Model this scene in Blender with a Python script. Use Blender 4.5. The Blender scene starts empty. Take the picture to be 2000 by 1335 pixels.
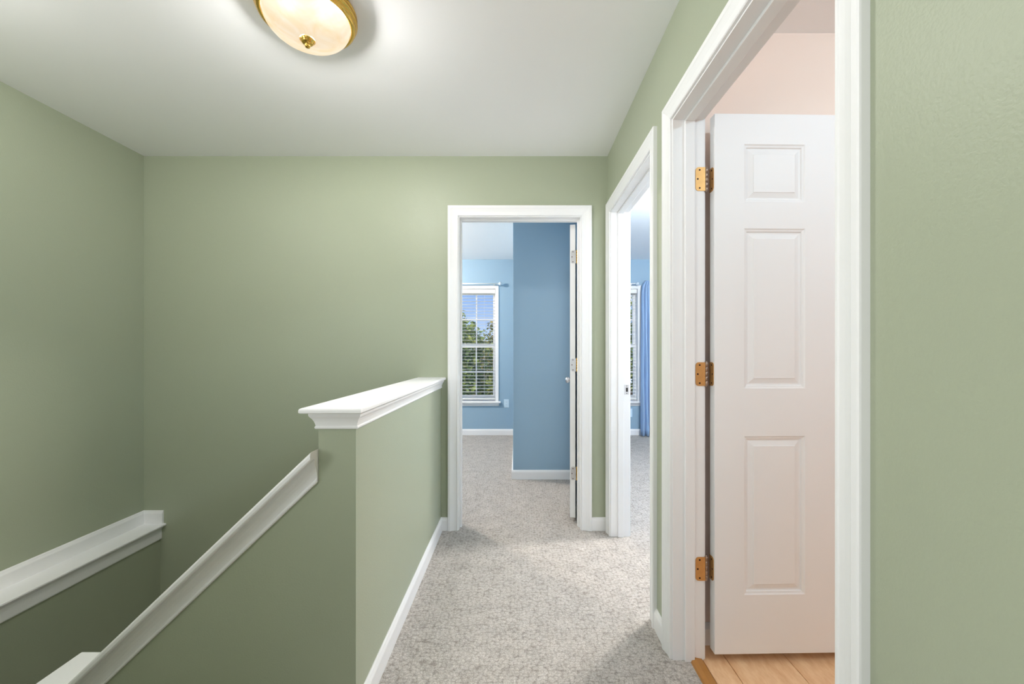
import bpy, math, random
from mathutils import Vector
random.seed(7)
S = bpy.context.scene
COL = S.collection

# ------------------------------------------------------------------ camera
CAM_Z = 1.165
cam = bpy.data.objects.new('camera', bpy.data.cameras.new('camera'))
COL.objects.link(cam)
cam.location = (0, 0, CAM_Z)
cam.rotation_euler = (math.radians(90), 0, 0)
cam.data.sensor_width = 36
cam.data.lens = 810 / 2000 * 36
cam.data.shift_x = -11 / 2000
cam.data.shift_y = 17.5 / 2000
cam.data.clip_start = 0.02
S.camera = cam

# ------------------------------------------------------------------ world
W = bpy.data.worlds.new('sky'); S.world = W; W.use_nodes = True
nt = W.node_tree; nt.nodes.clear()
o_ = nt.nodes.new('ShaderNodeOutputWorld'); bg = nt.nodes.new('ShaderNodeBackground')
tc = nt.nodes.new('ShaderNodeTexCoord'); sep = nt.nodes.new('ShaderNodeSeparateXYZ')
gr = nt.nodes.new('ShaderNodeValToRGB')
gr.color_ramp.elements[0].position = 0.0; gr.color_ramp.elements[0].color = (0.60, 0.76, 0.98, 1)
gr.color_ramp.elements[1].position = 0.5; gr.color_ramp.elements[1].color = (0.16, 0.33, 0.80, 1)
e = gr.color_ramp.elements.new(0.13); e.color = (0.32, 0.52, 0.94, 1)
mp = nt.nodes.new('ShaderNodeMapping'); mp.inputs['Scale'].default_value = (1, 1, 2.6)
mp.inputs['Location'].default_value = (0.35, 0, 0.22)
no = nt.nodes.new('ShaderNodeTexNoise'); no.inputs['Scale'].default_value = 3.2; no.inputs['Detail'].default_value = 6
cr = nt.nodes.new('ShaderNodeValToRGB')
cr.color_ramp.elements[0].position = 0.5; cr.color_ramp.elements[1].position = 0.66
mx = nt.nodes.new('ShaderNodeMixRGB'); mx.inputs[2].default_value = (0.95, 0.97, 1.0, 1)
L = nt.links.new
L(tc.outputs['Generated'], sep.inputs[0]); L(sep.outputs['Z'], gr.inputs[0])
L(tc.outputs['Generated'], mp.inputs[0]); L(mp.outputs[0], no.inputs['Vector'])
L(no.outputs[0], cr.inputs[0]); L(cr.outputs[0], mx.inputs[0]); L(gr.outputs[0], mx.inputs[1])
L(mx.outputs[0], bg.inputs[0]); L(bg.outputs[0], o_.inputs[0])
bg.inputs['Strength'].default_value = 1.0

# ------------------------------------------------------------------ sun, added fill lights, exposure
sun = bpy.data.objects.new('sun', bpy.data.lights.new('sun', 'SUN')); COL.objects.link(sun)
sun.data.energy = 4.5; sun.data.angle = 0.01; sun.data.color = (1, 0.95, 0.86)
sun.rotation_euler = (math.radians(42), 0, math.radians(-28))
back_fill = bpy.data.objects.new('hall_window_daylight', bpy.data.lights.new('hall_window_daylight', 'AREA')); COL.objects.link(back_fill)
back_fill.data.shape = 'RECTANGLE'; back_fill.data.size = 1.7; back_fill.data.size_y = 1.5
back_fill.data.energy = 10; back_fill.data.color = (1, 0.985, 0.96)
back_fill.location = (-0.65, -3.16, 1.45); back_fill.rotation_euler = (math.radians(112), 0, 0)   # soft fill added behind the camera, outside an invented opening
side_fill = bpy.data.objects.new('side_window_daylight', bpy.data.lights.new('side_window_daylight', 'AREA')); COL.objects.link(side_fill)
side_fill.data.shape = 'RECTANGLE'; side_fill.data.size = 1.4; side_fill.data.size_y = 1.4
side_fill.data.energy = 60; side_fill.data.color = (1, 0.985, 0.96)
side_fill.location = (-2.58, -0.95, 1.45); side_fill.rotation_euler = (math.radians(122), 0, math.radians(-90))   # fill added to brighten the right wall, outside an invented left opening
P_HALL, P_STAIR_FILL, P_HALL_FILL, P_BED1_FILL, P_BED2_FILL, P_BATH = 132, 46, 6, 345, 345, 82
S.view_settings.view_transform = 'Standard'
S.view_settings.look = 'None'
S.view_settings.exposure = 0.0
S.cycles.max_bounces = 12
S.cycles.diffuse_bounces = 8
S.view_settings.gamma = 1.0
S.view_settings.use_curve_mapping = False

# ------------------------------------------------------------------ materials
MATS = {}
def srgb(r, g, b):
    f = lambda c: (c / 255) / 12.92 if c <= 10 else ((c / 255 + 0.055) / 1.055) ** 2.4
    return (f(r), f(g), f(b), 1)
def mat(name, col, rough=0.6, metal=0.0, bump=0.0, bscale=200, spec=0.5, vary=0.0, vscale=3):
    m = bpy.data.materials.new(name); m.use_nodes = True
    t = m.node_tree; b = t.nodes['Principled BSDF']
    b.inputs['Base Color'].default_value = col; b.inputs['Roughness'].default_value = rough
    b.inputs['Metallic'].default_value = metal; b.inputs['Specular IOR Level'].default_value = spec
    c = t.nodes.new('ShaderNodeTexCoord')
    if bump:
        n = t.nodes.new('ShaderNodeTexNoise'); n.inputs['Scale'].default_value = bscale; n.inputs['Detail'].default_value = 3
        bp = t.nodes.new('ShaderNodeBump'); bp.inputs['Strength'].default_value = bump; bp.inputs['Distance'].default_value = 0.002
        t.links.new(c.outputs['Object'], n.inputs['Vector']); t.links.new(n.outputs[0], bp.inputs['Height'])
        t.links.new(bp.outputs[0], b.inputs['Normal'])
    if vary:
        n = t.nodes.new('ShaderNodeTexNoise'); n.inputs['Scale'].default_value = vscale; n.inputs['Detail'].default_value = 4
        r = t.nodes.new('ShaderNodeMapRange'); r.inputs['To Min'].default_value = 1 - vary; r.inputs['To Max'].default_value = 1 + vary
        h = t.nodes.new('ShaderNodeHueSaturation'); h.inputs['Color'].default_value = col
        t.links.new(c.outputs['Object'], n.inputs['Vector']); t.links.new(n.outputs[0], r.inputs[0])
        t.links.new(r.outputs[0], h.inputs['Value']); t.links.new(h.outputs[0], b.inputs['Base Color'])
    MATS[name] = m
    return m
GREEN = mat('sage_green_paint', srgb(166, 173, 151), 0.42, bump=0.3, bscale=190, spec=0.35, vary=0.015)
BLUE = mat('blue_paint', srgb(148, 176, 197), 0.5, bump=0.08, bscale=260, spec=0.35)
PEACH = mat('peach_paint', srgb(243, 224, 212), 0.5, bump=0.08, bscale=260, spec=0.35)
WHITE = mat('white_trim_paint', srgb(237, 237, 238), 0.5, bump=0.03, bscale=60)
CEIL = mat('white_ceiling_paint', srgb(250, 250, 252), 0.85, bump=0.05, bscale=300)
BLINDM = mat('white_blind_slat', srgb(236, 236, 235), 0.45)
BRASS = mat('polished_brass', srgb(226, 182, 92), 0.2, 1.0, vary=0.08, vscale=30)
BRASS2 = mat('aged_brass', srgb(206, 158, 98), 0.42, 0.6, vary=0.15, vscale=45)
KNUCK = mat('worn_knuckle', srgb(168, 150, 138), 0.35, 0.85)
SILVER = mat('satin_nickel', srgb(206, 206, 208), 0.32, 0.85)
LINER = mat('black_glare_liner', (0.004, 0.0036, 0.003, 1), 0.9, spec=0.05)  # near-black liner added so the bowl does not look white-hot
DARK = mat('dark_screw', srgb(60, 32, 18), 0.5, 0.4)
BLACK = mat('dark_slot', srgb(40, 36, 34), 0.7)
PLATE = mat('pale_blue_white_plastic', srgb(205, 226, 240), 0.4)
WOODT = mat('stained_oak', srgb(176, 122, 60), 0.4, vary=0.15, vscale=20)
TRUNK = mat('tree_bark', srgb(84, 70, 58), 0.9, bump=0.6, bscale=20, vary=0.2)
EXTW = mat('house_siding', srgb(215, 210, 200), 0.8)

def carpet_mat():
    m = bpy.data.materials.new('berber_loop_carpet'); m.use_nodes = True
    t = m.node_tree; b = t.nodes['Principled BSDF']; b.inputs['Roughness'].default_value = 0.95
    b.inputs['Specular IOR Level'].default_value = 0.1
    c = t.nodes.new('ShaderNodeTexCoord'); mp = t.nodes.new('ShaderNodeMapping'); mp.inputs['Scale'].default_value = (56, 74, 60)
    wob = t.nodes.new('ShaderNodeTexNoise'); wob.inputs['Scale'].default_value = 30
    wm = t.nodes.new('ShaderNodeMixRGB'); wm.blend_type = 'LINEAR_LIGHT'; wm.inputs[0].default_value = 0.012
    v = t.nodes.new('ShaderNodeTexVoronoi'); v.inputs['Scale'].default_value = 1.0; v.inputs['Randomness'].default_value = 0.65
    f = t.nodes.new('ShaderNodeTexNoise'); f.inputs['Scale'].default_value = 210; f.inputs['Detail'].default_value = 4
    big = t.nodes.new('ShaderNodeTexNoise'); big.inputs['Scale'].default_value = 14; big.inputs['Detail'].default_value = 3
    r = t.nodes.new('ShaderNodeValToRGB')
    r.color_ramp.elements[0].position = 0.1; r.color_ramp.elements[0].color = srgb(190, 184, 179)
    r.color_ramp.elements[1].position = 0.82; r.color_ramp.elements[1].color = srgb(150, 143, 137)
    e = r.color_ramp.elements.new(0.5); e.color = srgb(178, 172, 166)
    ml = t.nodes.new('ShaderNodeMixRGB'); ml.blend_type = 'OVERLAY'; ml.inputs[0].default_value = 0.75
    ml2 = t.nodes.new('ShaderNodeMixRGB'); ml2.blend_type = 'OVERLAY'; ml2.inputs[0].default_value = 0.22
    K = t.links.new
    K(c.outputs['Object'], wob.inputs['Vector']); K(c.outputs['Object'], wm.inputs[1]); K(wob.outputs[1], wm.inputs[2])
    K(wm.outputs[0], mp.inputs[0]); K(mp.outputs[0], v.inputs['Vector']); K(v.outputs['Distance'], r.inputs[0])
    K(c.outputs['Object'], f.inputs['Vector']); K(c.outputs['Object'], big.inputs['Vector'])
    K(r.outputs[0], ml.inputs[1]); K(f.outputs[0], ml.inputs[2])
    K(ml.outputs[0], ml2.inputs[1]); K(big.outputs[0], ml2.inputs[2]); K(ml2.outputs[0], b.inputs['Base Color'])
    iv = t.nodes.new('ShaderNodeMath'); iv.operation = 'SUBTRACT'; iv.inputs[0].default_value = 1.0
    K(v.outputs['Distance'], iv.inputs[1])
    bp = t.nodes.new('ShaderNodeBump'); bp.inputs['Strength'].default_value = 0.55; bp.inputs['Distance'].default_value = 0.006
    K(iv.outputs[0], bp.inputs['Height']); K(bp.outputs[0], b.inputs['Normal'])
    return m
CARPET = carpet_mat()

def plank_mat():
    m = bpy.data.materials.new('honey_vinyl_plank'); m.use_nodes = True
    t = m.node_tree; b = t.nodes['Principled BSDF']; b.inputs['Roughness'].default_value = 0.35
    c = t.nodes.new('ShaderNodeTexCoord'); mp = t.nodes.new('ShaderNodeMapping'); mp.inputs['Scale'].default_value = (14, 4, 4)
    mp.inputs['Rotation'].default_value = (0, 0, 0.5)
    n = t.nodes.new('ShaderNodeTexNoise'); n.inputs['Scale'].default_value = 2.2; n.inputs['Detail'].default_value = 7; n.inputs['Roughness'].default_value = 0.65
    r = t.nodes.new('ShaderNodeValToRGB')
    r.color_ramp.elements[0].position = 0.3; r.color_ramp.elements[0].color = srgb(218, 168, 122)
    r.color_ramp.elements[1].position = 0.72; r.color_ramp.elements[1].color = srgb(246, 212, 172)
    K = t.links.new
    K(c.outputs['Object'], mp.inputs[0]); K(mp.outputs[0], n.inputs['Vector']); K(n.outputs[0], r.inputs[0]); K(r.outputs[0], b.inputs['Base Color'])
    return m
PLANK = plank_mat()

def glass_pane_mat():
    m = bpy.data.materials.new('window_glass'); m.use_nodes = True
    t = m.node_tree; t.nodes.clear()
    o = t.nodes.new('ShaderNodeOutputMaterial'); a = t.nodes.new('ShaderNodeBsdfTransparent'); g = t.nodes.new('ShaderNodeBsdfGlossy')
    g.inputs['Roughness'].default_value = 0.02
    x = t.nodes.new('ShaderNodeMixShader'); x.inputs[0].default_value = 0.04
    t.links.new(a.outputs[0], x.inputs[1]); t.links.new(g.outputs[0], x.inputs[2]); t.links.new(x.outputs[0], o.inputs[0])
    return m
GLASS = glass_pane_mat()

def bowl_mat():
    # frosted lit glass: part of the bulb light passes, the rest glows warm in the glass
    m = bpy.data.materials.new('lit_alabaster_glass'); m.use_nodes = True
    t = m.node_tree; t.nodes.clear()
    o = t.nodes.new('ShaderNodeOutputMaterial'); a = t.nodes.new('ShaderNodeBsdfTransparent')
    em = t.nodes.new('ShaderNodeEmission'); gl = t.nodes.new('ShaderNodeBsdfGlossy'); gl.inputs['Roughness'].default_value = 0.12
    c = t.nodes.new('ShaderNodeTexCoord'); n = t.nodes.new('ShaderNodeTexNoise'); n.inputs['Scale'].default_value = 9; n.inputs['Detail'].default_value = 4
    n.inputs['Distortion'].default_value = 1.5
    r = t.nodes.new('ShaderNodeValToRGB')
    r.color_ramp.elements[0].position = 0.35; r.color_ramp.elements[0].color = srgb(248, 218, 170)
    r.color_ramp.elements[1].position = 0.65; r.color_ramp.elements[1].color = srgb(252, 236, 212)
    em.inputs['Strength'].default_value = 1.18
    x = t.nodes.new('ShaderNodeMixShader'); x.inputs[0].default_value = 0.72
    y = t.nodes.new('ShaderNodeMixShader'); y.inputs[0].default_value = 0.03
    K = t.links.new
    K(c.outputs['Object'], n.inputs['Vector']); K(n.outputs[0], r.inputs[0]); K(r.outputs[0], em.inputs[0])
    K(a.outputs[0], x.inputs[1]); K(em.outputs[0], x.inputs[2]); K(x.outputs[0], y.inputs[1]); K(gl.outputs[0], y.inputs[2]); K(y.outputs[0], o.inputs[0])
    return m
BOWL = bowl_mat()

def crystal_mat():
    return mat('clear_acrylic_finial', srgb(214, 226, 236), 0.08, 0.3)
CRYST = crystal_mat()

def leaf_mat(name, c0, c1, c2):
    m = bpy.data.materials.new(name); m.use_nodes = True
    t = m.node_tree; b = t.nodes['Principled BSDF']; b.inputs['Roughness'].default_value = 0.6
    c = t.nodes.new('ShaderNodeTexCoord'); n = t.nodes.new('ShaderNodeTexNoise'); n.inputs['Scale'].default_value = 2.4; n.inputs['Detail'].default_value = 8
    n.inputs['Roughness'].default_value = 0.75
    r = t.nodes.new('ShaderNodeValToRGB')
    r.color_ramp.elements[0].position = 0.36; r.color_ramp.elements[0].color = c0
    r.color_ramp.elements[1].position = 0.66; r.color_ramp.elements[1].color = c2
    e = r.color_ramp.elements.new(0.5); e.color = c1
    t.links.new(c.outputs['Object'], n.inputs['Vector']); t.links.new(n.outputs[0], r.inputs[0]); t.links.new(r.outputs[0], b.inputs['Base Color'])
    return m
LEAF_A = leaf_mat('leaf_green', srgb(58, 78, 30), srgb(112, 132, 52), srgb(178, 176, 84))
LEAF_B = leaf_mat('leaf_autumn', srgb(74, 84, 36), srgb(134, 134, 62), srgb(208, 160, 104))
GRASS = mat('lawn_grass', srgb(92, 112, 58), 0.95, vary=0.25, vscale=1.2)

def curtain_mat():
    m = mat('blue_satin_cloth', srgb(146, 176, 212), 0.42, bump=0.06, bscale=500)
    m.node_tree.nodes['Principled BSDF'].inputs['Sheen Weight'].default_value = 0.3
    return m
CLOTH = curtain_mat()

# ------------------------------------------------------------------ builders
ORG = {}
class MB:
    def __init__(s): s.v = []; s.f = []; s.m = []; s.s = []
    def add(s, vs, fs, mi=0, smooth=False):
        n = len(s.v); s.v += [tuple(p) for p in vs]
        for f in fs: s.f.append([i + n for i in f]); s.m.append(mi); s.s.append(smooth)
    def box(s, x0, x1, y0, y1, z0, z1, mi=0, fn=None):
        vs = [(x, y, z) for x in (x0, x1) for y in (y0, y1) for z in (z0, z1)]
        if fn: vs = [fn(*p) for p in vs]
        s.add(vs, [(0, 1, 3, 2), (4, 6, 7, 5), (0, 4, 5, 1), (2, 3, 7, 6), (0, 2, 6, 4), (1, 5, 7, 3)], mi)
    def prism(s, poly, fn0, fn1, mi=0, smooth=False):
        n = len(poly); a = [fn0(*p) for p in poly]; b = [fn1(*p) for p in poly]
        s.add(a + b, [tuple(range(n))[::-1], tuple(range(n, 2 * n))], mi)
        k = len(s.v) - 2 * n
        for i in range(n):
            j = (i + 1) % n; s.f.append([k + i, k + j, k + n + j, k + n + i]); s.m.append(mi); s.s.append(smooth)
    def lathe(s, prof, c, seg=40, axis='z', mi=0, smooth=True):
        vs = []
        for r, h in prof:
            for i in range(seg):
                a = 2 * math.pi * i / seg
                if axis == 'z': vs.append((c[0] + r * math.cos(a), c[1] + r * math.sin(a), c[2] + h))
                elif axis == 'x': vs.append((c[0] + h, c[1] + r * math.cos(a), c[2] + r * math.sin(a)))
                else: vs.append((c[0] + r * math.cos(a), c[1] + h, c[2] + r * math.sin(a)))
        fs = []
        for k in range(len(prof) - 1):
            for i in range(seg):
                j = (i + 1) % seg
                fs.append((k * seg + i, k * seg + j, (k + 1) * seg + j, (k + 1) * seg + i))
        s.add(vs, fs, mi, smooth)
    def tube(s, p0, p1, r0, r1, seg=8, mi=0, cap=True):
        p0, p1 = Vector(p0), Vector(p1); d = (p1 - p0).normalized()
        u = d.orthogonal().normalized(); w = d.cross(u)
        vs = []
        for p, r in ((p0, r0), (p1, r1)):
            for i in range(seg):
                a = 2 * math.pi * i / seg; vs.append(p + (u * math.cos(a) + w * math.sin(a)) * r)
        s.add(vs, [(i, (i + 1) % seg, seg + (i + 1) % seg, seg + i) for i in range(seg)], mi, True)
        if cap:
            k = len(s.v) - 2 * seg
            s.f += [[k + i for i in range(seg)][::-1], [k + seg + i for i in range(seg)]]; s.m += [mi, mi]; s.s += [False, False]
    def build(s, name, mats, parent=None, fix=True, bevel=0.0):
        if not isinstance(mats, (list, tuple)): mats = [mats]
        xs = [p[0] for p in s.v]; ys = [p[1] for p in s.v]; zs = [p[2] for p in s.v]
        og = Vector(((min(xs) + max(xs)) / 2, (min(ys) + max(ys)) / 2, min(zs)))
        me = bpy.data.meshes.new(name)
        me.from_pydata([(p[0] - og.x, p[1] - og.y, p[2] - og.z) for p in s.v], [], s.f)
        for m in mats: me.materials.append(m)
        for i, p in enumerate(me.polygons): p.material_index = s.m[i]; p.use_smooth = s.s[i]
        if fix:
            import bmesh
            b = bmesh.new(); b.from_mesh(me); bmesh.ops.remove_doubles(b, verts=b.verts, dist=1e-6)
            bmesh.ops.recalc_face_normals(b, faces=b.faces); b.to_mesh(me); b.free()
        o = bpy.data.objects.new(name, me); COL.objects.link(o)
        place(o, og, parent)
        if bevel:
            md = o.modifiers.new('edge', 'BEVEL'); md.width = bevel; md.segments = 2; md.limit_method = 'ANGLE'
        return o
def place(o, og, parent):
    ORG[o.name] = Vector(og)
    if parent is not None: o.parent = parent; o.location = Vector(og) - ORG[parent.name]
    else: o.location = og
def empty(name, loc, parent=None):
    o = bpy.data.objects.new(name, None); o.empty_display_size = 0.05; COL.objects.link(o); place(o, loc, parent); return o
def tag(o, label=None, cat=None, group=None, kind=None):
    if label: o['label'] = label
    if cat: o['category'] = cat
    if group: o['group'] = group
    if kind: o['kind'] = kind
    return o
def struct(o, label): return tag(o, label, kind='structure')

def slab_with_holes(mb, us, vs, holes, fn, mfn=None, edge_mat=0):
    """solid slab over the (u,v) rectangle with rectangular holes; fn(u,v,t) maps, t in 0..1"""
    U = sorted(set(us + [h[0] for h in holes] + [h[1] for h in holes])); V = sorted(set(vs + [h[2] for h in holes] + [h[3] for h in holes]))
    U = [u for u in U if us[0] <= u <= us[-1]]; V = [v for v in V if vs[0] <= v <= vs[-1]]
    def solid(i, j):
        if i < 0 or j < 0 or i >= len(U) - 1 or j >= len(V) - 1: return False
        cu, cv = (U[i] + U[i + 1]) / 2, (V[j] + V[j + 1]) / 2
        return not any(h[0] < cu < h[1] and h[2] < cv < h[3] for h in holes)
    for i in range(len(U) - 1):
        for j in range(len(V) - 1):
            if not solid(i, j): continue
            u0, u1, v0, v1 = U[i], U[i + 1], V[j], V[j + 1]
            for t in (0, 1):
                mi = mfn((u0 + u1) / 2, (v0 + v1) / 2, t) if mfn else 0
                mb.add([fn(u0, v0, t), fn(u1, v0, t), fn(u1, v1, t), fn(u0, v1, t)], [(0, 1, 2, 3)], mi)
            for (di, dj, a, b) in ((-1, 0, (u0, v0), (u0, v1)), (1, 0, (u1, v0), (u1, v1)), (0, -1, (u0, v0), (u1, v0)), (0, 1, (u0, v1), (u1, v1))):
                if not solid(i + di, j + dj):
                    mb.add([fn(*a, 0), fn(*b, 0), fn(*b, 1), fn(*a, 1)], [(0, 1, 2, 3)], edge_mat)

def sweep(path, prof, fn, caps=True):
    """mitred sweep along a 2D path; prof = closed list of (out, h); returns one MB per segment. out is to the left of the path"""
    n = len(path); nr = []
    for i in range(n - 1):
        d = Vector((path[i + 1][0] - path[i][0], path[i + 1][1] - path[i][1])).normalized(); nr.append(Vector((-d.y, d.x)))
    ms = []
    for i in range(n):
        if i == 0: ms.append(nr[0])
        elif i == n - 1: ms.append(nr[-1])
        else: ms.append((nr[i - 1] + nr[i]) / (1 + nr[i - 1].dot(nr[i])))
    out = []
    for i in range(n - 1):
        mb = MB()
        f = lambda k: (lambda o, h: fn(path[k][0] + ms[k].x * o, path[k][1] + ms[k].y * o, h))
        mb.prism(prof, f(i), f(i + 1)); out.append(mb)
    return out

# ------------------------------------------------------------------ dimensions
CZ = 2.432                       # ceiling
XR, XR2 = 0.585, 0.700           # wall with the two doors on the right
YE, YE2 = 2.700, 2.815           # end wall
YB, YB2 = 5.750, 5.900           # outside wall of the bedrooms
XL = -2.433                      # stairwell wall
DZ = 2.036                       # clear height of doorways
JT = 0.018                       # jamb thickness
BD = (0.760, 1.563)              # bathroom doorway, along y
ND = (1.812, 2.604)              # near bedroom doorway, along y
ED = (-0.381, 0.409)             # end doorway, along x
LOW = -2.75

# ------------------------------------------------------------------ shell
def wallx(name, x0, x1, y0, y1, z0, z1, holes, mats, mfn, label, edge=0):
    mb = MB(); slab_with_holes(mb, [y0, y1], [z0, z1], holes, lambda u, v, t: (x0 if t == 0 else x1, u, v), mfn, edge)
    return struct(mb.build(name, mats), label)
def wally(name, y0, y1, x0, x1, z0, z1, holes, mats, mfn, label, edge=0):
    mb = MB(); slab_with_holes(mb, [x0, x1], [z0, z1], holes, lambda u, v, t: (u, y0 if t == 0 else y1, v), mfn, edge)
    return struct(mb.build(name, mats), label)

# ceiling and floors
mb = MB(); mb.box(-3.3, 3.4, -3.2, YB2, CZ, CZ + 0.12); struct(mb.build('ceiling', CEIL), 'smooth white ceiling over the hall and rooms')
mb = MB()
mb.box(-0.6155, XR, -3.0, YE, -0.12, 0)
mb.box(XL, -0.6155, -3.0, 0.18, -0.12, 0)
mb.box(XR, 0.648, ND[0] - JT, ND[1] + JT, -0.12, 0)
mb.box(XR, 0.655, BD[0] - JT, BD[1] + JT, -0.12, 0)
mb.box(ED[0] - JT, ED[1] + JT, YE, YE2, -0.12, 0)
hall_floor = struct(mb.build('floor_hall', CARPET), 'grey-beige loop carpet of the hallway')
mb = MB(); mb.box(-3.2, XR, YE2, YB, -0.12, 0); struct(mb.build('floor_end_bedroom', CARPET), 'grey-beige loop carpet beyond the end doorway')
mb = MB(); mb.box(0.648, 3.3, 1.772, YB, -0.12, 0); struct(mb.build('floor_side_bedroom', CARPET), 'grey-beige loop carpet beyond the middle doorway')

# bathroom floor of planks
bf = MB(); bf.box(0.655, 2.6, -1.0, 1.655, -0.12, -0.006)
bath_floor = struct(bf.build('floor_bathroom', mat('plank_joint', srgb(236, 196, 150), 0.7)), 'honey coloured plank floor of the bathroom')
k = 0
xs = [0.692 + 0.232 * i for i in range(-0, 9)]
shared = None
for i in range(8):
    x0 = 0.5595 + 0.232 * i + 0.0
    x1 = x0 + 0.229
    for (y0, y1) in ((-0.99, 0.318 + 0.0), (0.3205, 1.654)):
        a = max(x0, 0.70); mb = MB()
        if x1 - a < 0.02: continue
        mb.box(a, x1, y0, y1, -0.006, 0.0); mb.build('plank', PLANK, bath_floor, bevel=0.001)
mb = MB()
mb.prism([(0.648, 0.0), (0.652, 0.008), (0.668, 0.011), (0.694, 0.006), (0.70, -0.006), (0.648, -0.006)], lambda x, z: (x, BD[0], z), lambda x, z: (x, BD[1], z))
struct(mb.build('trim_1', WOODT), 'brown oak threshold strip between carpet and bathroom floor')

# walls
wally('wall_end', YE, YE2, XL - 0.15, XR, LOW, CZ, [(ED[0] - JT, ED[1] + JT, -0.12, DZ + JT)], [GREEN, BLUE],
      lambda u, v, t: t, 'sage green wall at the end of the hall')
wallx('wall_right', XR, XR2, -3.0, YE, 0, CZ, [(BD[0] - JT, BD[1] + JT, 0, DZ + JT), (ND[0] - JT, ND[1] + JT, 0, DZ + JT)], [GREEN, PEACH, BLUE],
      lambda u, v, t: 0 if t == 0 else (1 if u < 1.69 else 2), 'sage green wall with two doorways on the right')
wallx('wall_partition', XR, XR2, YE, YB, 0, CZ, [], [BLUE], None, 'blue wall between the two bedrooms')
wallx('wall_left', XL - 0.12, XL, -3.0, YE, LOW, CZ, [(-1.65, -0.25, 0.75, 2.15)], [GREEN], None, 'sage green wall along the left of the stairwell')  # the unseen opening is added to let the side fill light in
wallx('wall_left_lower', XL, -2.327, -0.05, YE, LOW, 0.03, [], [GREEN], None, 'thicker sage green lower wall under the white ledge')
wally('wall_near', -3.12, -3.0, XL - 0.12, XR2, LOW, CZ, [(-1.5, 0.2, 0.7, 2.2)], [GREEN], None, 'sage green wall behind the viewer with an opening added for fill light')  # opening invented to admit the fill light behind the camera
mb = MB(); mb.box(-0.6155, -0.5, 1.282, YE, -0.6, 0.925); struct(mb.build('wall_half', GREEN), 'sage green half wall between hall and stairwell')
SL = 0.95                                               # slope of the stairs
KX = -1.40
ktop = lambda x: 0.762 + SL * (x + 0.6155)
mb = MB()
mb.prism([(-0.6155, LOW), (-0.6155, ktop(-0.6155)), (KX, ktop(KX)), (KX - 0.09, ktop(KX)), (KX - 0.09, LOW)],
         lambda x, z: (x, 1.282, z), lambda x, z: (x, 1.397, z))
struct(mb.build('wall_knee', GREEN), 'sage green knee wall sloping down beside the stairs')
mb = MB(); mb.box(XL, -0.6155, 0.18, 0.25, LOW, 0.95); struct(mb.build('wall_guard', GREEN), 'sage green guard wall on the near side of the stairs')
mb = MB(); mb.box(-0.6155, -0.5, 0.25, YE, LOW, -0.12); struct(mb.build('wall_stairwell', GREEN), 'sage green wall under the hall floor edge')
# stairs out of sight behind the slope
mb = MB()
for i in range(3): mb.box(-0.6155 - 0.2 * (i + 1), -0.6155 - 0.2 * i, 0.25, 1.282, -0.9, -0.19 * (i + 1))
for i in range(3): mb.box(KX + 0.2 * i + 0.01, KX + 0.2 * (i + 1) + 0.01, 1.397, YE, LOW, -0.76 - 0.19 * (i + 1))
struct(mb.build('floor_stairs', CARPET), 'carpeted stairs down from the hall')
mb = MB(); mb.box(-2.327, -1.2155, 0.25, 1.282, -0.9, -0.76); mb.box(-2.327, KX - 0.09, 1.282, 1.397, -0.9, -0.76); mb.box(-2.327, KX, 1.397, YE, -0.9, -0.76); struct(mb.build('floor_landing', CARPET), 'carpeted stair landing below the ledge')
mb = MB(); mb.box(XL, -0.5, 0.25, YE, LOW - 0.1, LOW); struct(mb.build('floor_lower', CARPET), 'carpet at the foot of the stairwell')

# bathroom walls
wally('wall_bathroom', 1.655, 1.772, XR2, 3.3, 0, CZ, [], [PEACH, BLUE], lambda u, v, t: t, 'peach bathroom wall behind the open door')
wallx('wall_bathroom_side', 2.6, 2.7, -1.0, 1.655, 0, CZ, [], [PEACH], None, 'peach bathroom side wall')
wally('wall_bathroom_near', -1.1, -1.0, XR2, 2.7, 0, CZ, [], [PEACH], None, 'peach bathroom near wall')
# bedroom walls
W1 = (-1.09, -0.308, 0.462, 2.025); W2 = (0.88, 1.662, 0.462, 2.025); W3 = (1.83, 2.612, 0.462, 2.025)
wally('wall_back', YB, YB2, -3.3, 3.4, 0, CZ, [W1, W2, W3], [BLUE, EXTW, WHITE], lambda u, v, t: t, 'blue outside wall with white windows', 2)
mb = MB(); mb.box(-0.042, XR, 3.775, YB, 0, CZ); struct(mb.build('wall_closet', BLUE, bevel=0.004), 'blue closet wall jutting into the end bedroom')
wallx('wall_bedroom_left', -3.3, -3.2, YE2, YB, 0, CZ, [], [BLUE], None, 'blue left wall of the end bedroom')
wallx('wall_bedroom_right', 3.3, 3.4, 1.655, YB, 0, CZ, [], [BLUE], None, 'blue right wall of the side bedroom')

# ------------------------------------------------------------------ baseboards
BP = [(0, 0), (0.013, 0), (0.013, 0.064), (0.011, 0.070), (0.0085, 0.074), (0.006, 0.081), (0.003, 0.084), (0, 0.084)]
def baseboard(name, path, label, z=0.0, prof=BP):
    segs = sweep(path, prof, lambda a, b, h: (a, b, z + h))
    if len(segs) == 1: return struct(segs[0].build(name, WHITE), label)
    mb = MB()
    for g in segs:
        n = len(mb.v); mb.v += g.v; mb.f += [[i + n for i in f] for f in g.f]; mb.m += g.m; mb.s += g.s
    return struct(mb.build(name, WHITE), label)
CW = 0.066; RV = 0.006
baseboard('baseboard_half_wall', [(ED[0] - RV - CW, YE), (-0.5, YE), (-0.5, 1.282)], 'white baseboard along the half wall')
baseboard('baseboard_end', [(XR, BD[1] + 1.135), (XR, YE), (ED[1] + RV + CW, YE)][1:], 'white baseboard between end doorway and right corner')
baseboard('baseboard_right', [(XR, BD[1] + RV + CW), (XR, ND[0] - RV - CW)], 'short white baseboard between the two right doorways')
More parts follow.
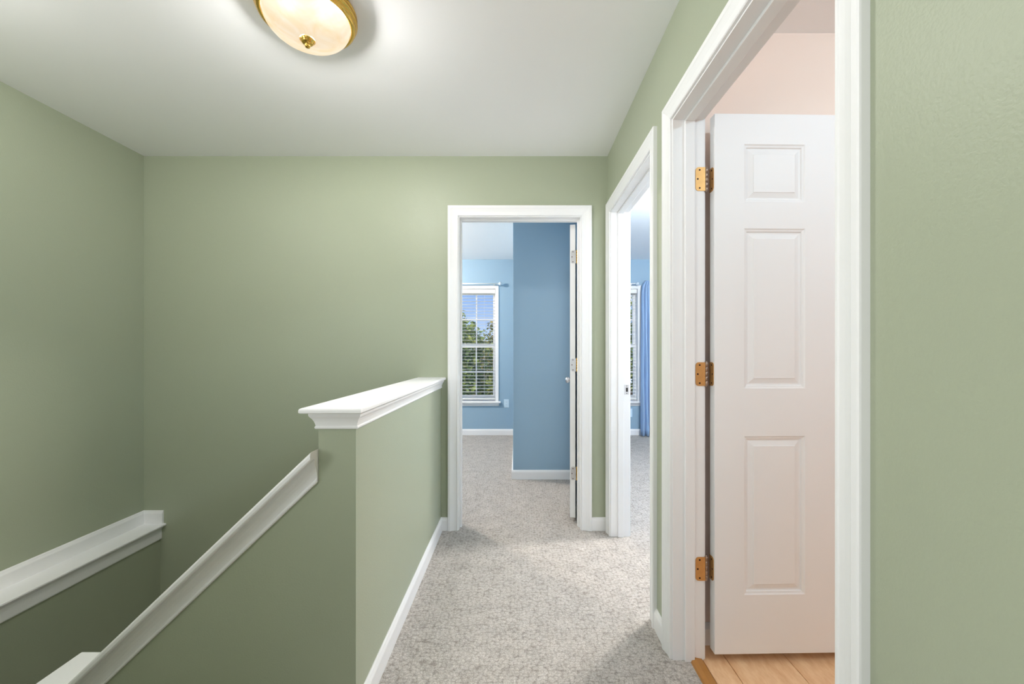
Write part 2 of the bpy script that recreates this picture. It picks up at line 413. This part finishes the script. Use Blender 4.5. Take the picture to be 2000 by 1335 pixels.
baseboard('baseboard_right_near', [(XR, -3.0), (XR, BD[0] - RV - CW)], 'white baseboard of the near right wall')
baseboard('baseboard_bathroom', [(2.6, 1.655), (XR2, 1.655)][::-1] if False else [(2.6, 1.655), (XR2, 1.655)], 'white baseboard behind the bathroom door')
baseboard('baseboard_end_bedroom', [(XR, 3.775), (-0.042, 3.775), (-0.042, YB), (-3.2, YB)], 'white baseboard around the blue closet and window wall')
baseboard('baseboard_side_bedroom', [(3.3, YB), (XR2, YB)], 'white baseboard under the windows of the side bedroom')

# ------------------------------------------------------------------ caps and ledge
def round_board(w0, w1, h0, h1, r=0.006):
    return [(w0, h0 + r * .6), (w0 + r * .4, h0), (w1 - r * .4, h0), (w1, h0 + r * .6), (w1, h1 - r), (w1 - r * .3, h1 - r * .3), (w1 - r, h1), (w0 + r, h1), (w0 + r * .3, h1 - r * .3), (w0, h1 - r)]
MOULD = [(0, 0), (0.006, 0.0), (0.0085, 0.003), (0.0085, 0.007), (0.006, 0.010), (0.0075, 0.016), (0.010, 0.024), (0.014, 0.032), (0.0195, 0.039), (0.0215, 0.044), (0.0215, 0.053), (0, 0.053)]
cap = empty('trim_half_wall_cap', (-0.558, 2.0, 0.925)); struct(cap, 'white moulded cap on top of the half wall')
mb = MB()
cz0, cz1 = 0.978, 0.994
x0, x1, y0, y1 = -0.652, -0.4655, 1.232, YE - 0.001
r = 0.006
lo = [(x0 + .002, y0 + .002), (x1 - .002, y0 + .002), (x1 - .002, y1), (x0 + .002, y1)]
def ring(d, z): return [(x0 + d, y0 + d, z), (x1 - d, y0 + d, z), (x1 - d, y1, z), (x0 + d, y1, z)]
rings = [ring(.003, cz0), ring(0, cz0 + .003), ring(0, cz1 - .006), ring(.0018, cz1 - .0018), ring(.006, cz1)]
vs = [p for q in rings for p in q]
fs = [(3, 2, 1, 0), (16, 17, 18, 19)]
for a in range(4):
    for b in range(4): c = (b + 1) % 4; fs.append((a * 4 + b, a * 4 + c, a * 4 + 4 + c, a * 4 + 4 + b))
mb.add(vs, fs); mb.build('board', WHITE, cap)
for g in sweep([(-0.5, YE - 0.001), (-0.5, 1.282), (-0.6155, 1.282), (-0.6155, YE - 0.001)][::-1], [(-o, h) for o, h in MOULD], lambda a, b, h: (a, b, 0.925 + h)):
    g.build('moulding', WHITE, cap)

kc = empty('trim_stair_cap', (-0.93, 1.34, 0.2)); struct(kc, 'white moulded cap sloping down the stair knee wall')
cosv = 1 / math.sqrt(1 + SL * SL); vf = 1 / cosv
def slope_pt(x): return (lambda y, h: (x, y, ktop(x) + h * vf))
mb = MB(); bd = round_board(1.232, 1.447, 0.056, 0.074)
mb.prism(bd, slope_pt(-0.6165), slope_pt(KX)); mb.build('board', WHITE, kc)
mb = MB(); mb.prism([(1.282 - o * 1.05, h * 1.06) for o, h in MOULD], slope_pt(-0.6165), slope_pt(KX)); mb.build('moulding', WHITE, kc)
mb = MB(); mb.prism([(1.397 + o * 1.05, h * 1.06) for o, h in MOULD], slope_pt(-0.6165), slope_pt(KX)); mb.build('moulding', WHITE, kc)
flat = lambda x: (lambda y, h: (x, y, ktop(KX) + h * vf))
mb = MB(); mb.prism(bd, flat(KX), flat(KX - 0.115)); mb.build('board', WHITE, kc)
mb = MB(); mb.prism([(1.282 - o * 1.05, h * 1.06) for o, h in MOULD], flat(KX), flat(KX - 0.10)); mb.build('moulding', WHITE, kc)

lg = empty('trim_ledge', (-2.37, 2.0, -0.06)); struct(lg, 'white ledge with backboard along the left stairwell wall')
mb = MB(); mb.prism([(XL, 0.03), (-2.292, 0.03), (-2.288, 0.034), (-2.288, 0.041), (-2.292, 0.045), (XL, 0.045)], lambda x, z: (x, -0.05, z), lambda x, z: (x, YE, z)); mb.build('shelf', WHITE, lg)
mb = MB(); mb.prism([(-2.327, -0.056), (-2.318, -0.056), (-2.316, -0.05), (-2.3165, 0.008), (-2.312, 0.014), (-2.307, 0.022), (-2.303, 0.03), (-2.327, 0.03)], lambda x, z: (x, -0.05, z), lambda x, z: (x, YE, z)); mb.build('apron', WHITE, lg)
segs = sweep([(-2.303, YE), (XL, YE), (XL, -0.05)], BP, lambda a, b, h: (a, b, 0.045 + h))
for g in segs: g.build('backboard', WHITE, lg)

# ------------------------------------------------------------------ doorways
CASE = [(0, 0), (0, 0.008), (0.003, 0.0105), (0.008, 0.0105), (0.011, 0.0085), (0.026, 0.0105), (0.040, 0.0145), (0.0455, 0.0165), (0.049, 0.0185), (0.061, 0.0190), (0.065, 0.0175), (0.066, 0.0145), (0.066, 0)]
def door_frame(name, label, u, fn, ta, tb, stop):
    """u = clear span, fn(u, t, z) maps, ta/tb = wall faces along t, stop = (t0,t1)"""
    d = empty(name, fn((u[0] + u[1]) / 2, (ta + tb) / 2, 0)); struct(d, label)
    lo, hi = min(ta, tb), max(ta, tb)
    for a, b, z0, z1 in ((u[0] - JT, u[0], 0, DZ + JT), (u[1], u[1] + JT, 0, DZ + JT), (u[0], u[1], DZ, DZ + JT)):
        mb = MB(); mb.box(a, b, lo, hi, z0, z1, fn=fn); mb.build('jamb', WHITE, d)
    SP = 0.011
    for a, b, z0, z1 in ((u[0], u[0] + SP, 0, DZ), (u[1] - SP, u[1], 0, DZ), (u[0] + SP, u[1] - SP, DZ - SP, DZ)):
        mb = MB(); mb.box(a, b, stop[0], stop[1], z0, z1, fn=fn); mb.build('stop', WHITE, d, bevel=0.0015)
    path = [(u[0] - RV, 0), (u[0] - RV, DZ + RV), (u[1] + RV, DZ + RV), (u[1] + RV, 0)]
    for t, sg in ((ta, -1 if ta < tb else 1), (tb, 1 if ta < tb else -1)):
        for g in sweep(path, CASE, lambda a, b, h: fn(a, t + sg * h, b)): g.build('casing', WHITE, d)
    return d
def fx(u, t, z): return (t, u, z)      # doorway in a wall of constant x
def fy(u, t, z): return (u, t, z)
door_bath = door_frame('door_1', 'white panelled bathroom door with brass hinges, standing open', BD, fx, XR, XR2, (0.628, 0.664))
door_bed = door_frame('door_2', 'white framed middle doorway with nickel strike plate', ND, fx, XR, XR2, (0.628, 0.664))
door_end = door_frame('door_3', 'white framed doorway in the end wall with door swung open', ED, fy, YE, YE2, (2.742, 2.778))

def rect_loop(u0, u1, z0, z1, d): return [(u0 + d, z0 + d), (u1 - d, z0 + d), (u1 - d, z1 - d), (u0 + d, z1 - d)]
def leaf(parent, P, ang, flip, w, z0, z1, T=0.036):
    """door leaf: hinge corner P, width direction ang, thickness to the left (flip=1) or right (-1) of it"""
    d = Vector((math.cos(ang), math.sin(ang))); n = Vector((-d.y, d.x)) * flip
    fn = lambda u, t, z: (P[0] + d.x * u + n.x * t, P[1] + d.y * u + n.y * t, z)
    H = z1 - z0
    cols = [(0.111, 0.342), (w - 0.319, w - 0.094)]
    rows = [(0.1126, 0.328), (0.4275, 1.025), (1.204, 1.796)]
    holes = [(a, b, z1 - r1, z1 - r0) for a, b in cols for r0, r1 in rows]
    mb = MB(); slab_with_holes(mb, [0, w], [z0, z1], holes, lambda u, v, t: fn(u, t * T, v))
    lf = mb.build('leaf', WHITE, parent)
    for (a, b, c, e) in holes:
        mb = MB()
        for side in (0, 1):
            lv = [(0, 0), (0.004, 0.0035), (0.010, 0.005), (0.013, 0.010), (0.018, 0.0105), (0.036, 0.0045), (0.038, 0.0025)]
            vs = []
            for o, dep in lv:
                t = dep if side == 0 else T - dep
                vs += [fn(uu, t, zz) for uu, zz in rect_loop(a, b, c, e, o)]
            fs = []
            for k in range(len(lv) - 1):
                for q in range(4): p = (q + 1) % 4; fs.append((k * 4 + q, k * 4 + p, k * 4 + 4 + p, k * 4 + 4 + q))
            m = (len(lv) - 1) * 4; fs.append((m, m + 1, m + 2, m + 3))
            if side: fs = [f[::-1] for f in fs]
            mb.add(vs, fs)
        mb.build('panel', WHITE, lf, fix=False)
    return lf, fn

def rplate(w, h, r=0.012):
    pts = [(0, -h / 2)]
    for cx, cy, a0 in ((w - r, -h / 2 + r, -90), (w - r, h / 2 - r, 0)):
        for k in range(6): a = math.radians(a0 + 18 * k); pts.append((cx + r * math.cos(a), cy + r * math.sin(a)))
    return pts + [(0, h / 2)]
def hinge(parent, z, pin, plates, mplate, mknuck, mscrew, H=0.089):
    """plates: list of (start xy, direction xy, normal xy, width)"""
    hg = empty('hinge', (pin[0], pin[1], z - H / 2), parent)
    mb = MB()
    for k in range(5):
        a = z - H / 2 + k * H / 5
        mb.lathe([(0, 0.0004), (0.0055, 0.0004), (0.0066, 0.0012), (0.0066, H / 5 - 0.0012), (0.0055, H / 5 - 0.0004), (0, H / 5 - 0.0004)], (pin[0], pin[1], a), 12)
    mb.lathe([(0, -0.004), (0.004, -0.0035), (0.005, 0), (0, 0)], (pin[0], pin[1], z - H / 2), 10)
    mb.lathe([(0, 0), (0.005, 0), (0.004, 0.0035), (0, 0.004)], (pin[0], pin[1], z + H / 2), 10)
    mb.build('knuckle', mknuck, hg)
    for (p, d, n, w) in plates:
        d = Vector(d).normalized(); n = Vector(n).normalized()
        f = lambda t: (lambda a, b: (p[0] + d.x * a + n.x * t, p[1] + d.y * a + n.y * t, z + b))
        mb = MB(); mb.prism(rplate(w, H), f(0.0), f(0.002)); mb.build('plate', mplate, hg)
        for a, b in ((w * 0.58, 0.034), (w * 0.78, 0.0), (w * 0.58, -0.034)):
            mb = MB(); c = [(a + 0.0036 * math.cos(q * math.pi / 4), b + 0.0036 * math.sin(q * math.pi / 4)) for q in range(8)]
            mb.prism(c, f(0.0015), f(0.0026)); mb.build('screw', mscrew, hg)
    return hg

def knob(parent, base, nvec, m):
    kn = empty('knob', base, parent)
    # rose, neck and round grip along nvec (horizontal)
    n = Vector((nvec[0], nvec[1], 0)).normalized(); u = Vector((0, 0, 1)); w = n.cross(u)
    prof = [(0, 0), (0.032, 0), (0.032, 0.004), (0.026, 0.009), (0.011, 0.012), (0.010, 0.028), (0.018, 0.032), (0.026, 0.040), (0.0275, 0.049), (0.024, 0.058), (0.013, 0.063), (0, 0.064)]
    mb = MB(); seg = 20; vs = []
    for r, h in prof:
        for i in range(seg):
            a = 2 * math.pi * i / seg; vs.append(Vector(base) + n * h + u * (r * math.cos(a)) + w * (r * math.sin(a)))
    fs = [(k * seg + i, k * seg + (i + 1) % seg, (k + 1) * seg + (i + 1) % seg, (k + 1) * seg + i) for k in range(len(prof) - 1) for i in range(seg)]
    mb.add(vs, fs, 0, True); mb.build('grip', m, kn)

HZ = (1.812, 1.078, 0.345)
# bathroom door: leaf runs away to the right, almost square to the wall
A1 = math.radians(1.2)
lf, lfn = leaf(door_bath, (0.7355, 1.547), A1, 1, 0.784, 0.034, 2.050)
for z in HZ:
    hinge(door_bath, z, (0.7130, 1.5690), [((0.7065, 1.5628), (-1, 0), (0, -1), 0.0365), (lfn(-0.0003, 0.038, 0)[:2], (lfn(0, 0, 0)[0] - lfn(0, 1, 0)[0], lfn(0, 0, 0)[1] - lfn(0, 1, 0)[1]), (-1, -0.02), 0.031)], BRASS2, KNUCK, DARK)
knob(door_bath, lfn(0.715, 0, 0.93), (0, -1), BRASS2); knob(door_bath, lfn(0.715, 0.036, 0.93), (0, 1), BRASS2)
# end door: swung a little past square, seen on its hinge edge
A3 = math.radians(90 - 9.2)
lf, lfn = leaf(door_end, (0.3575, 2.832), A3, -1, 0.784, 0.03, 2.026)
for z in (1.806, 1.07, 0.33):
    hinge(door_end, z, (0.4045, 2.828), [(lfn(-0.0005, 0.040, 0)[:2], (-1, 0.16), (-0.16, -1), 0.034)], SILVER, BRASS, DARK)
knob(door_end, lfn(0.715, 0, 0.918), (lfn(0, -1, 0)[0] - lfn(0, 0, 0)[0], lfn(0, -1, 0)[1] - lfn(0, 0, 0)[1]), SILVER)
# middle door: folded back into its room, hinged on the near jamb
lf, lfn = leaf(door_bed, (0.735, 1.822), math.radians(-1.0), -1, 0.784, 0.03, 2.026)
for z in HZ:
    hinge(door_bed, z, (0.712, 1.806), [((0.703, 1.8125), (-1, 0), (0, 1), 0.036)], SILVER, BRASS, DARK)
# strike plate on the far jamb of the middle doorway
sp = empty('strike_plate', (0.684, 2.604, 0.89), door_bed)
mb = MB(); q = rplate(0.03, 0.062, 0.004); mb.prism(q, lambda a, b: (0.669 + a, 2.604, 0.922 + b), lambda a, b: (0.669 + a, 2.602, 0.922 + b)); mb.build('plate', SILVER, sp)
mb = MB(); mb.box(0.679, 0.692, 2.6012, 2.6022, 0.909, 0.935); mb.build('latch_hole', BLACK, sp)
for zz in (0.899, 0.945):
    mb = MB(); mb.lathe([(0, -0.0030), (0.003, -0.0030), (0.003, -0.0015)], (0.685, 2.604, zz), 8, 'y'); mb.build('screw', DARK, sp)

# ------------------------------------------------------------------ windows, blinds, rods
def window(name, label, w):
    x0, x1, z0, z1 = w
    e = struct(empty(name, ((x0 + x1) / 2, YB, z0)), label)
    # casing on the wall face: two legs and a head
    path = [(x0, z0), (x0, z1), (x1, z1), (x1, z0)]
    cp = [(0, 0), (0, 0.012), (0.006, 0.014), (0.04, 0.016), (0.046, 0.014), (0.046, 0)]
    for g in sweep(path, cp, lambda a, b, h: (a, YB - h, b)): g.build('casing', WHITE, e)
    mb = MB(); mb.prism([(5.80, 0.468), (5.700, 0.468), (5.694, 0.462), (5.694, 0.452), (5.700, 0.446), (5.75, 0.446), (5.75, 0.4625), (5.80, 0.4625)], lambda y, z: (x0 - 0.075, y, z), lambda y, z: (x1 + 0.075, y, z)); mb.build('stool', WHITE, e)
    mb = MB(); mb.prism([(YB, 0.446), (YB - 0.018, 0.446), (YB - 0.016, 0.425), (YB - 0.010, 0.412), (YB - 0.006, 0.404), (YB, 0.404)], lambda y, z: (x0 - 0.05, y, z), lambda y, z: (x1 + 0.05, y, z)); mb.build('apron', WHITE, e)
    mid = 1.232
    for nm, a, b, ya, yb in (('sash', mid - 0.02, z1 - 0.012, 5.860, 5.888), ('sash', z0 + 0.006, mid + 0.03, 5.828, 5.856)):
        upper = b > 1.6
        st = 0.038; rb = 0.04 if upper else 0.07; rt = 0.05 if upper else 0.05
        gx0, gx1, gz0, gz1 = x0 + st, x1 - st, a + rb, b - rt
        mb = MB(); slab_with_holes(mb, [x0, x1], [a, b], [(gx0, gx1, gz0, gz1)], lambda u, v, t: (u, ya if t == 0 else yb, v))
        s = mb.build(nm, WHITE, e)
        pw = (gx1 - gx0) / 3; gm = (gz0 + gz1) / 2
        for i in (1, 2):
            mb = MB(); mb.box(gx0 + pw * i - 0.008, gx0 + pw * i + 0.008, ya + 0.004, yb - 0.004, gz0, gz1); mb.build('muntin', WHITE, s)
        mb = MB(); mb.box(gx0, gx1, ya + 0.0045, yb - 0.0045, gm - 0.008, gm + 0.008); mb.build('muntin', WHITE, s)
        for i in range(3):
            for (c, d) in ((gz0, gm - 0.008), (gm + 0.008, gz1)):
                u0 = gx0 + pw * i + (0.008 if i else 0); u1 = gx0 + pw * (i + 1) - (0.008 if i < 2 else 0)
                ym = (ya + yb) / 2
                mb = MB(); mb.box(u0, u1, ym - 0.0015, ym + 0.0015, c, d); mb.build('pane', GLASS, s)
    return e
window('window_1', 'white sash window of the end bedroom, treetops outside', W1)
window('window_2', 'white sash window left of the blue curtain', W2)
window('window_3', 'white sash window right of the blue curtain', W3)

slat_me = None
def blind(w, label):
    global slat_me
    x0, x1, z0, z1 = w
    xm = (x0 + x1) / 2
    b = tag(empty('window_blind', (xm, 5.79, 0.49)), label, 'blind', 'slatted window blinds')
    mb = MB(); mb.box(x0 + 0.006, x1 - 0.006, 5.756, 5.815, 1.965, z1 - 0.004); mb.build('headrail', BLINDM, b, bevel=0.003)
    mb = MB(); mb.box(x0 + 0.01, x1 - 0.01, 5.765, 5.812, 0.492, 0.506); mb.build('bottom_rail', BLINDM, b, bevel=0.003)
    n = 31; z = 0.548; step = (1.945 - 0.548) / n
    hw = (x1 - x0) / 2 - 0.01
    if slat_me is None:
        mb = MB(); q = [(-0.024, -0.0010), (-0.012, -0.0002), (0, 0), (0.012, -0.0002), (0.024, -0.0010), (0.024, 0.0010), (0.012, 0.0018), (0, 0.002), (-0.012, 0.0018), (-0.024, 0.0010)]
        mb.prism(q, lambda y, z: (-hw, y, z), lambda y, z: (hw, y, z))
        o = mb.build('slat', BLINDM, None); slat_me = o.data; bpy.data.objects.remove(o)
    for i in range(n + 1):
        o = bpy.data.objects.new('slat', slat_me); COL.objects.link(o); place(o, (xm, 5.789, z + i * step), b)
    for fx_ in (x0 + 0.13, x1 - 0.155):
        mb = MB(); mb.box(fx_ - 0.001, fx_ + 0.001, 5.7635, 5.7655, 0.506, 1.965); mb.build('cord', BLINDM, b)
blind(W1, 'white slatted blind in the end bedroom window, slats open')
blind(W2, 'white slatted blind in the window left of the blue curtain')
blind(W3, 'white slatted blind in the window right of the blue curtain')

def rod(x0, x1, label, finials=(1, 1)):
    xm = (x0 + x1) / 2; z = 2.085; y = 5.675
    r = tag(empty('curtain_rod', (xm, y, z)), label, 'curtain rod')
    mb = MB(); mb.tube((x0, y, z), (x1, y, z), 0.0085, 0.0085, 12); mb.build('pole', BLINDM, r)
    for x, s, on in ((x0, -1, finials[0]), (x1, 1, finials[1])):
        if on:
            mb = MB(); mb.lathe([(0, 0), (0.013 * 1, 0), (0.013, s * 0.006), (0.007, s * 0.010), (0.012, s * 0.016), (0.024, s * 0.026), (0.027, s * 0.038), (0.022, s * 0.052), (0.010, s * 0.060), (0, s * 0.062)], (x, y, z), 18, 'x'); mb.build('finial', CRYST, r)
        xb = x - s * 0.05
        mb = MB(); mb.box(xb - 0.006, xb + 0.006, y, YB, z - 0.016, z - 0.008); mb.box(xb - 0.012, xb + 0.012, YB - 0.005, YB, z - 0.035, z + 0.02); mb.build('bracket', SILVER, r)
rod(-1.17, -0.275, 'white curtain rod with clear finial over the end bedroom window')
rod(0.80, 1.605, 'white curtain rod with clear finial left of the blue curtain')
rod(1.735, 2.70, 'white curtain rod carrying the blue curtain', (0, 1))

# curtain panel
mb = MB(); NU, NV = 64, 30; vs = []
zb, zt = 0.012, 2.125
for j in range(NV + 1):
    f = j / NV; z = zb + (zt - zb) * f
    xl = 1.684 + 0.012 * (1 - f) * -1 + (0.05 * max(0, (f - 0.955) / 0.045)); xr = 1.842 - 0.03 * f + 0.02 * (1 - f)
    amp = 0.026 * (0.55 + 0.45 * (1 - f)) if f < 0.96 else 0.014
    for i in range(NU + 1):
        u = i / NU
        ph = u * 2 * math.pi * 3.4 + 0.5 * math.sin(f * 5.0) + 0.6 * f
        bulge = 0.008 * math.sin(u * 9 + f * 13)
        yy = 5.655 + amp * math.sin(ph) + bulge - 0.012 * (1 - f)
        vs.append((xl + (xr - xl) * u + 0.006 * math.cos(ph) , yy, z + (0.004 * math.sin(ph) if j in (0, NV) else 0)))
fs = [(j * (NU + 1) + i, j * (NU + 1) + i + 1, (j + 1) * (NU + 1) + i + 1, (j + 1) * (NU + 1) + i) for j in range(NV) for i in range(NU)]
mb.add(vs, fs, 0, True)
cur = mb.build('curtain', CLOTH, None, fix=False)
md = cur.modifiers.new('cloth', 'SOLIDIFY'); md.thickness = 0.0018
tag(cur, 'long blue satin curtain hanging beside the bedroom window', 'curtain')

def outlet(x, z, label):
    o = tag(empty('wall_outlet', (x, YB, z - 0.057)), label, 'outlet')
    mb = MB(); mb.box(x - 0.035, x + 0.035, YB - 0.006, YB, z - 0.057, z + 0.057); mb.build('cover_plate', PLATE, o, bevel=0.002)
    for dz in (-0.02, 0.02):
        mb = MB(); mb.box(x - 0.0165, x + 0.0165, YB - 0.009, YB - 0.006, z + dz - 0.0145, z + dz + 0.0145); r = mb.build('receptacle', PLATE, o, bevel=0.002)
        for dx in (-0.006, 0.006):
            mb = MB(); mb.box(x + dx - 0.001, x + dx + 0.001, YB - 0.0096, YB - 0.009, z + dz - 0.003, z + dz + 0.006); mb.build('slot', BLACK, r)
outlet(-0.155, 0.438, 'white duplex outlet on the blue wall beside the end bedroom window')
outlet(1.553, 0.308, 'white duplex outlet under the window left of the blue curtain')

# ------------------------------------------------------------------ ceiling lights
def ceiling_light(x, y, watts, label, col=(1.0, 0.985, 0.96), grp=None, drop=0.063, soft=0.045):
    e = tag(empty('ceiling_light', (x, y, CZ - 0.15)), label, 'ceiling light', grp)
    pan = [(0.0, 0), (0.150, 0), (0.163, -0.003), (0.172, -0.009), (0.172, -0.014), (0.166, -0.017), (0.170, -0.021), (0.173, -0.027), (0.170, -0.033), (0.163, -0.036), (0.166, -0.041), (0.164, -0.047), (0.158, -0.051), (0.153, -0.053), (0.149, -0.050)]
    mb = MB(); mb.lathe(pan, (x, y, CZ), 64); mb.build('pan', BRASS, e)
    mb = MB(); mb.lathe([(0.149, -0.050), (0.1485, -0.012), (0.0, -0.010)], (x, y, CZ), 48); mb.build('glare_liner', LINER, e)  # added dark liner, cuts the glare seen through the glass
    bowl = []
    for k in range(15):
        a = math.radians(90 * k / 14); bowl.append((0.1475 * math.cos(a) ** 0.9 if k < 14 else 0.004, -0.046 - 0.078 * math.sin(a)))
    mb = MB(); mb.lathe(bowl, (x, y, CZ), 56); mb.build('glass_bowl', BOWL, e, fix=False)
    mb = MB(); mb.lathe([(0.003, -0.117), (0.026, -0.1195), (0.027, -0.123), (0.022, -0.127), (0.0205, -0.131), (0.0165, -0.135), (0.0125, -0.137), (0.0085, -0.139), (0.0095, -0.143), (0.0075, -0.148), (0, -0.150)], (x, y, CZ), 24); mb.build('finial', BRASS, e)
    for k, (dx, dy) in enumerate(((0.06, 0.02), (-0.06, -0.02))):
        ld = bpy.data.lights.new('bulb', 'POINT'); ld.energy = watts / 2; ld.color = col; ld.shadow_soft_size = soft
        lo = bpy.data.objects.new('bulb', ld); COL.objects.link(lo); place(lo, (x + dx, y + dy, CZ - drop), e)
    return e
ceiling_light(-0.775, 1.53, P_HALL, 'brass flush ceiling light with glowing glass bowl over the stairwell')
ceiling_light(-2.0, 1.12, P_STAIR_FILL, 'unseen brass ceiling light added to fill the left end of the stairwell', drop=0.085)  # out-of-frame fixture added to lift the left wall and ledge
ceiling_light(-0.1, -1.6, P_HALL_FILL, 'unseen brass ceiling light added as fill in the hall behind the viewer')  # fixture added behind the camera for extra fill
ceiling_light(-1.7, 4.3, P_BED1_FILL, 'unseen brass ceiling light added to brighten the end bedroom', (1, 0.89, 0.76), drop=0.108, soft=0.04)  # unseen fixture added to raise the bedroom brightness
ceiling_light(1.6, 2.74, P_BED2_FILL, 'unseen brass ceiling light added as fill in the side bedroom', (1, 0.96, 0.91), drop=0.1, soft=0.1)  # unseen fixture added and placed to light the half wall through the doorway
ceiling_light(1.6, 0.3, P_BATH, 'brass flush ceiling light in the bathroom', (0.62, 0.86, 1.0), drop=0.095)

# ------------------------------------------------------------------ outside
mb = MB(); mb.box(-40, 40, YB2 + 0.05, 70, -5.7, -5.5); struct(mb.build('ground_lawn', GRASS), 'green lawn outside below the windows')
def tree(x, y, top, rx, hz, m, label, n=9000, seed=1):
    rnd = random.Random(seed)
    g = -5.5
    t = tag(empty('tree', (x, y, g)), label, 'tree', 'trees outside the bedroom windows')
    mb = MB(); zc = top - hz
    mb.tube((x, y, g), (x + 0.1, y, zc), 0.2, 0.12, 10)
    for k in range(7):
        a = k * 2.4; mb.tube((x + 0.05, y, zc - 1.0 + k * 0.15), (x + rx * 0.6 * math.cos(a), y + rx * 0.6 * math.sin(a), zc + 0.3 + 0.15 * k), 0.07, 0.02, 6)
    mb.build('trunk', TRUNK, t)
    lumps = []
    for k in range(26):
        a = rnd.random() * 6.283; ph = math.acos(rnd.uniform(-1, 1)); rr = rnd.random() ** 0.4 * 0.78
        lumps.append((x + rx * rr * math.cos(a) * math.sin(ph), y + rx * rr * math.sin(a) * math.sin(ph), zc + hz * rr * math.cos(ph), rnd.uniform(0.26, 0.42)))
    vs, fs = [], []
    for i in range(n):
        lx, ly, lz, lr = lumps[rnd.randrange(len(lumps))]
        v = Vector((rnd.gauss(0, 1), rnd.gauss(0, 1), rnd.gauss(0, 1))).normalized() * rnd.uniform(0.55, 1.08)
        p = Vector((lx + v.x * lr * rx, ly + v.y * lr * rx, lz + v.z * lr * hz))
        s = rnd.uniform(0.05, 0.1)
        d = Vector((rnd.gauss(0, 1), rnd.gauss(0, 1), rnd.gauss(0, .6))).normalized(); q = d.orthogonal().normalized()
        q = (q * math.cos(i) + d.cross(q) * math.sin(i)) * s * 0.55
        k = len(vs); vs += [p - d * s, p + q, p + d * s, p - q]; fs.append((k, k + 1, k + 2, k + 3))
    mb = MB(); mb.add(vs, fs); f = mb.build('foliage', m, t, fix=False); f['kind'] = 'stuff'
tree(-1.9, 12.6, 2.72, 1.2, 3.0, LEAF_A, 'leafy green tree at the left of the end bedroom window view', seed=1)
tree(-0.9, 16.4, 2.45, 1.35, 3.2, LEAF_B, 'lower yellow-green tree at the right of the end bedroom window view', seed=2)
tree(-2.4, 21.0, 2.1, 2.3, 3.6, LEAF_A, 'green tree farther back between the two window trees', seed=3)
tree(3.75, 12.6, 3.5, 1.25, 3.8, LEAF_A, 'tall green tree seen past the blue curtain', seed=4)
tree(7.4, 16.5, 2.4, 1.9, 3.4, LEAF_B, 'broad yellow-green tree at the far right outside', seed=5)
tree(3.6, 21.0, 1.9, 2.2, 3.6, LEAF_A, 'distant green tree behind the wall between the windows', seed=6)
tree(-7.6, 17.0, 2.0, 2.4, 3.6, LEAF_B, 'broad yellow-green tree at the far left outside', seed=8)
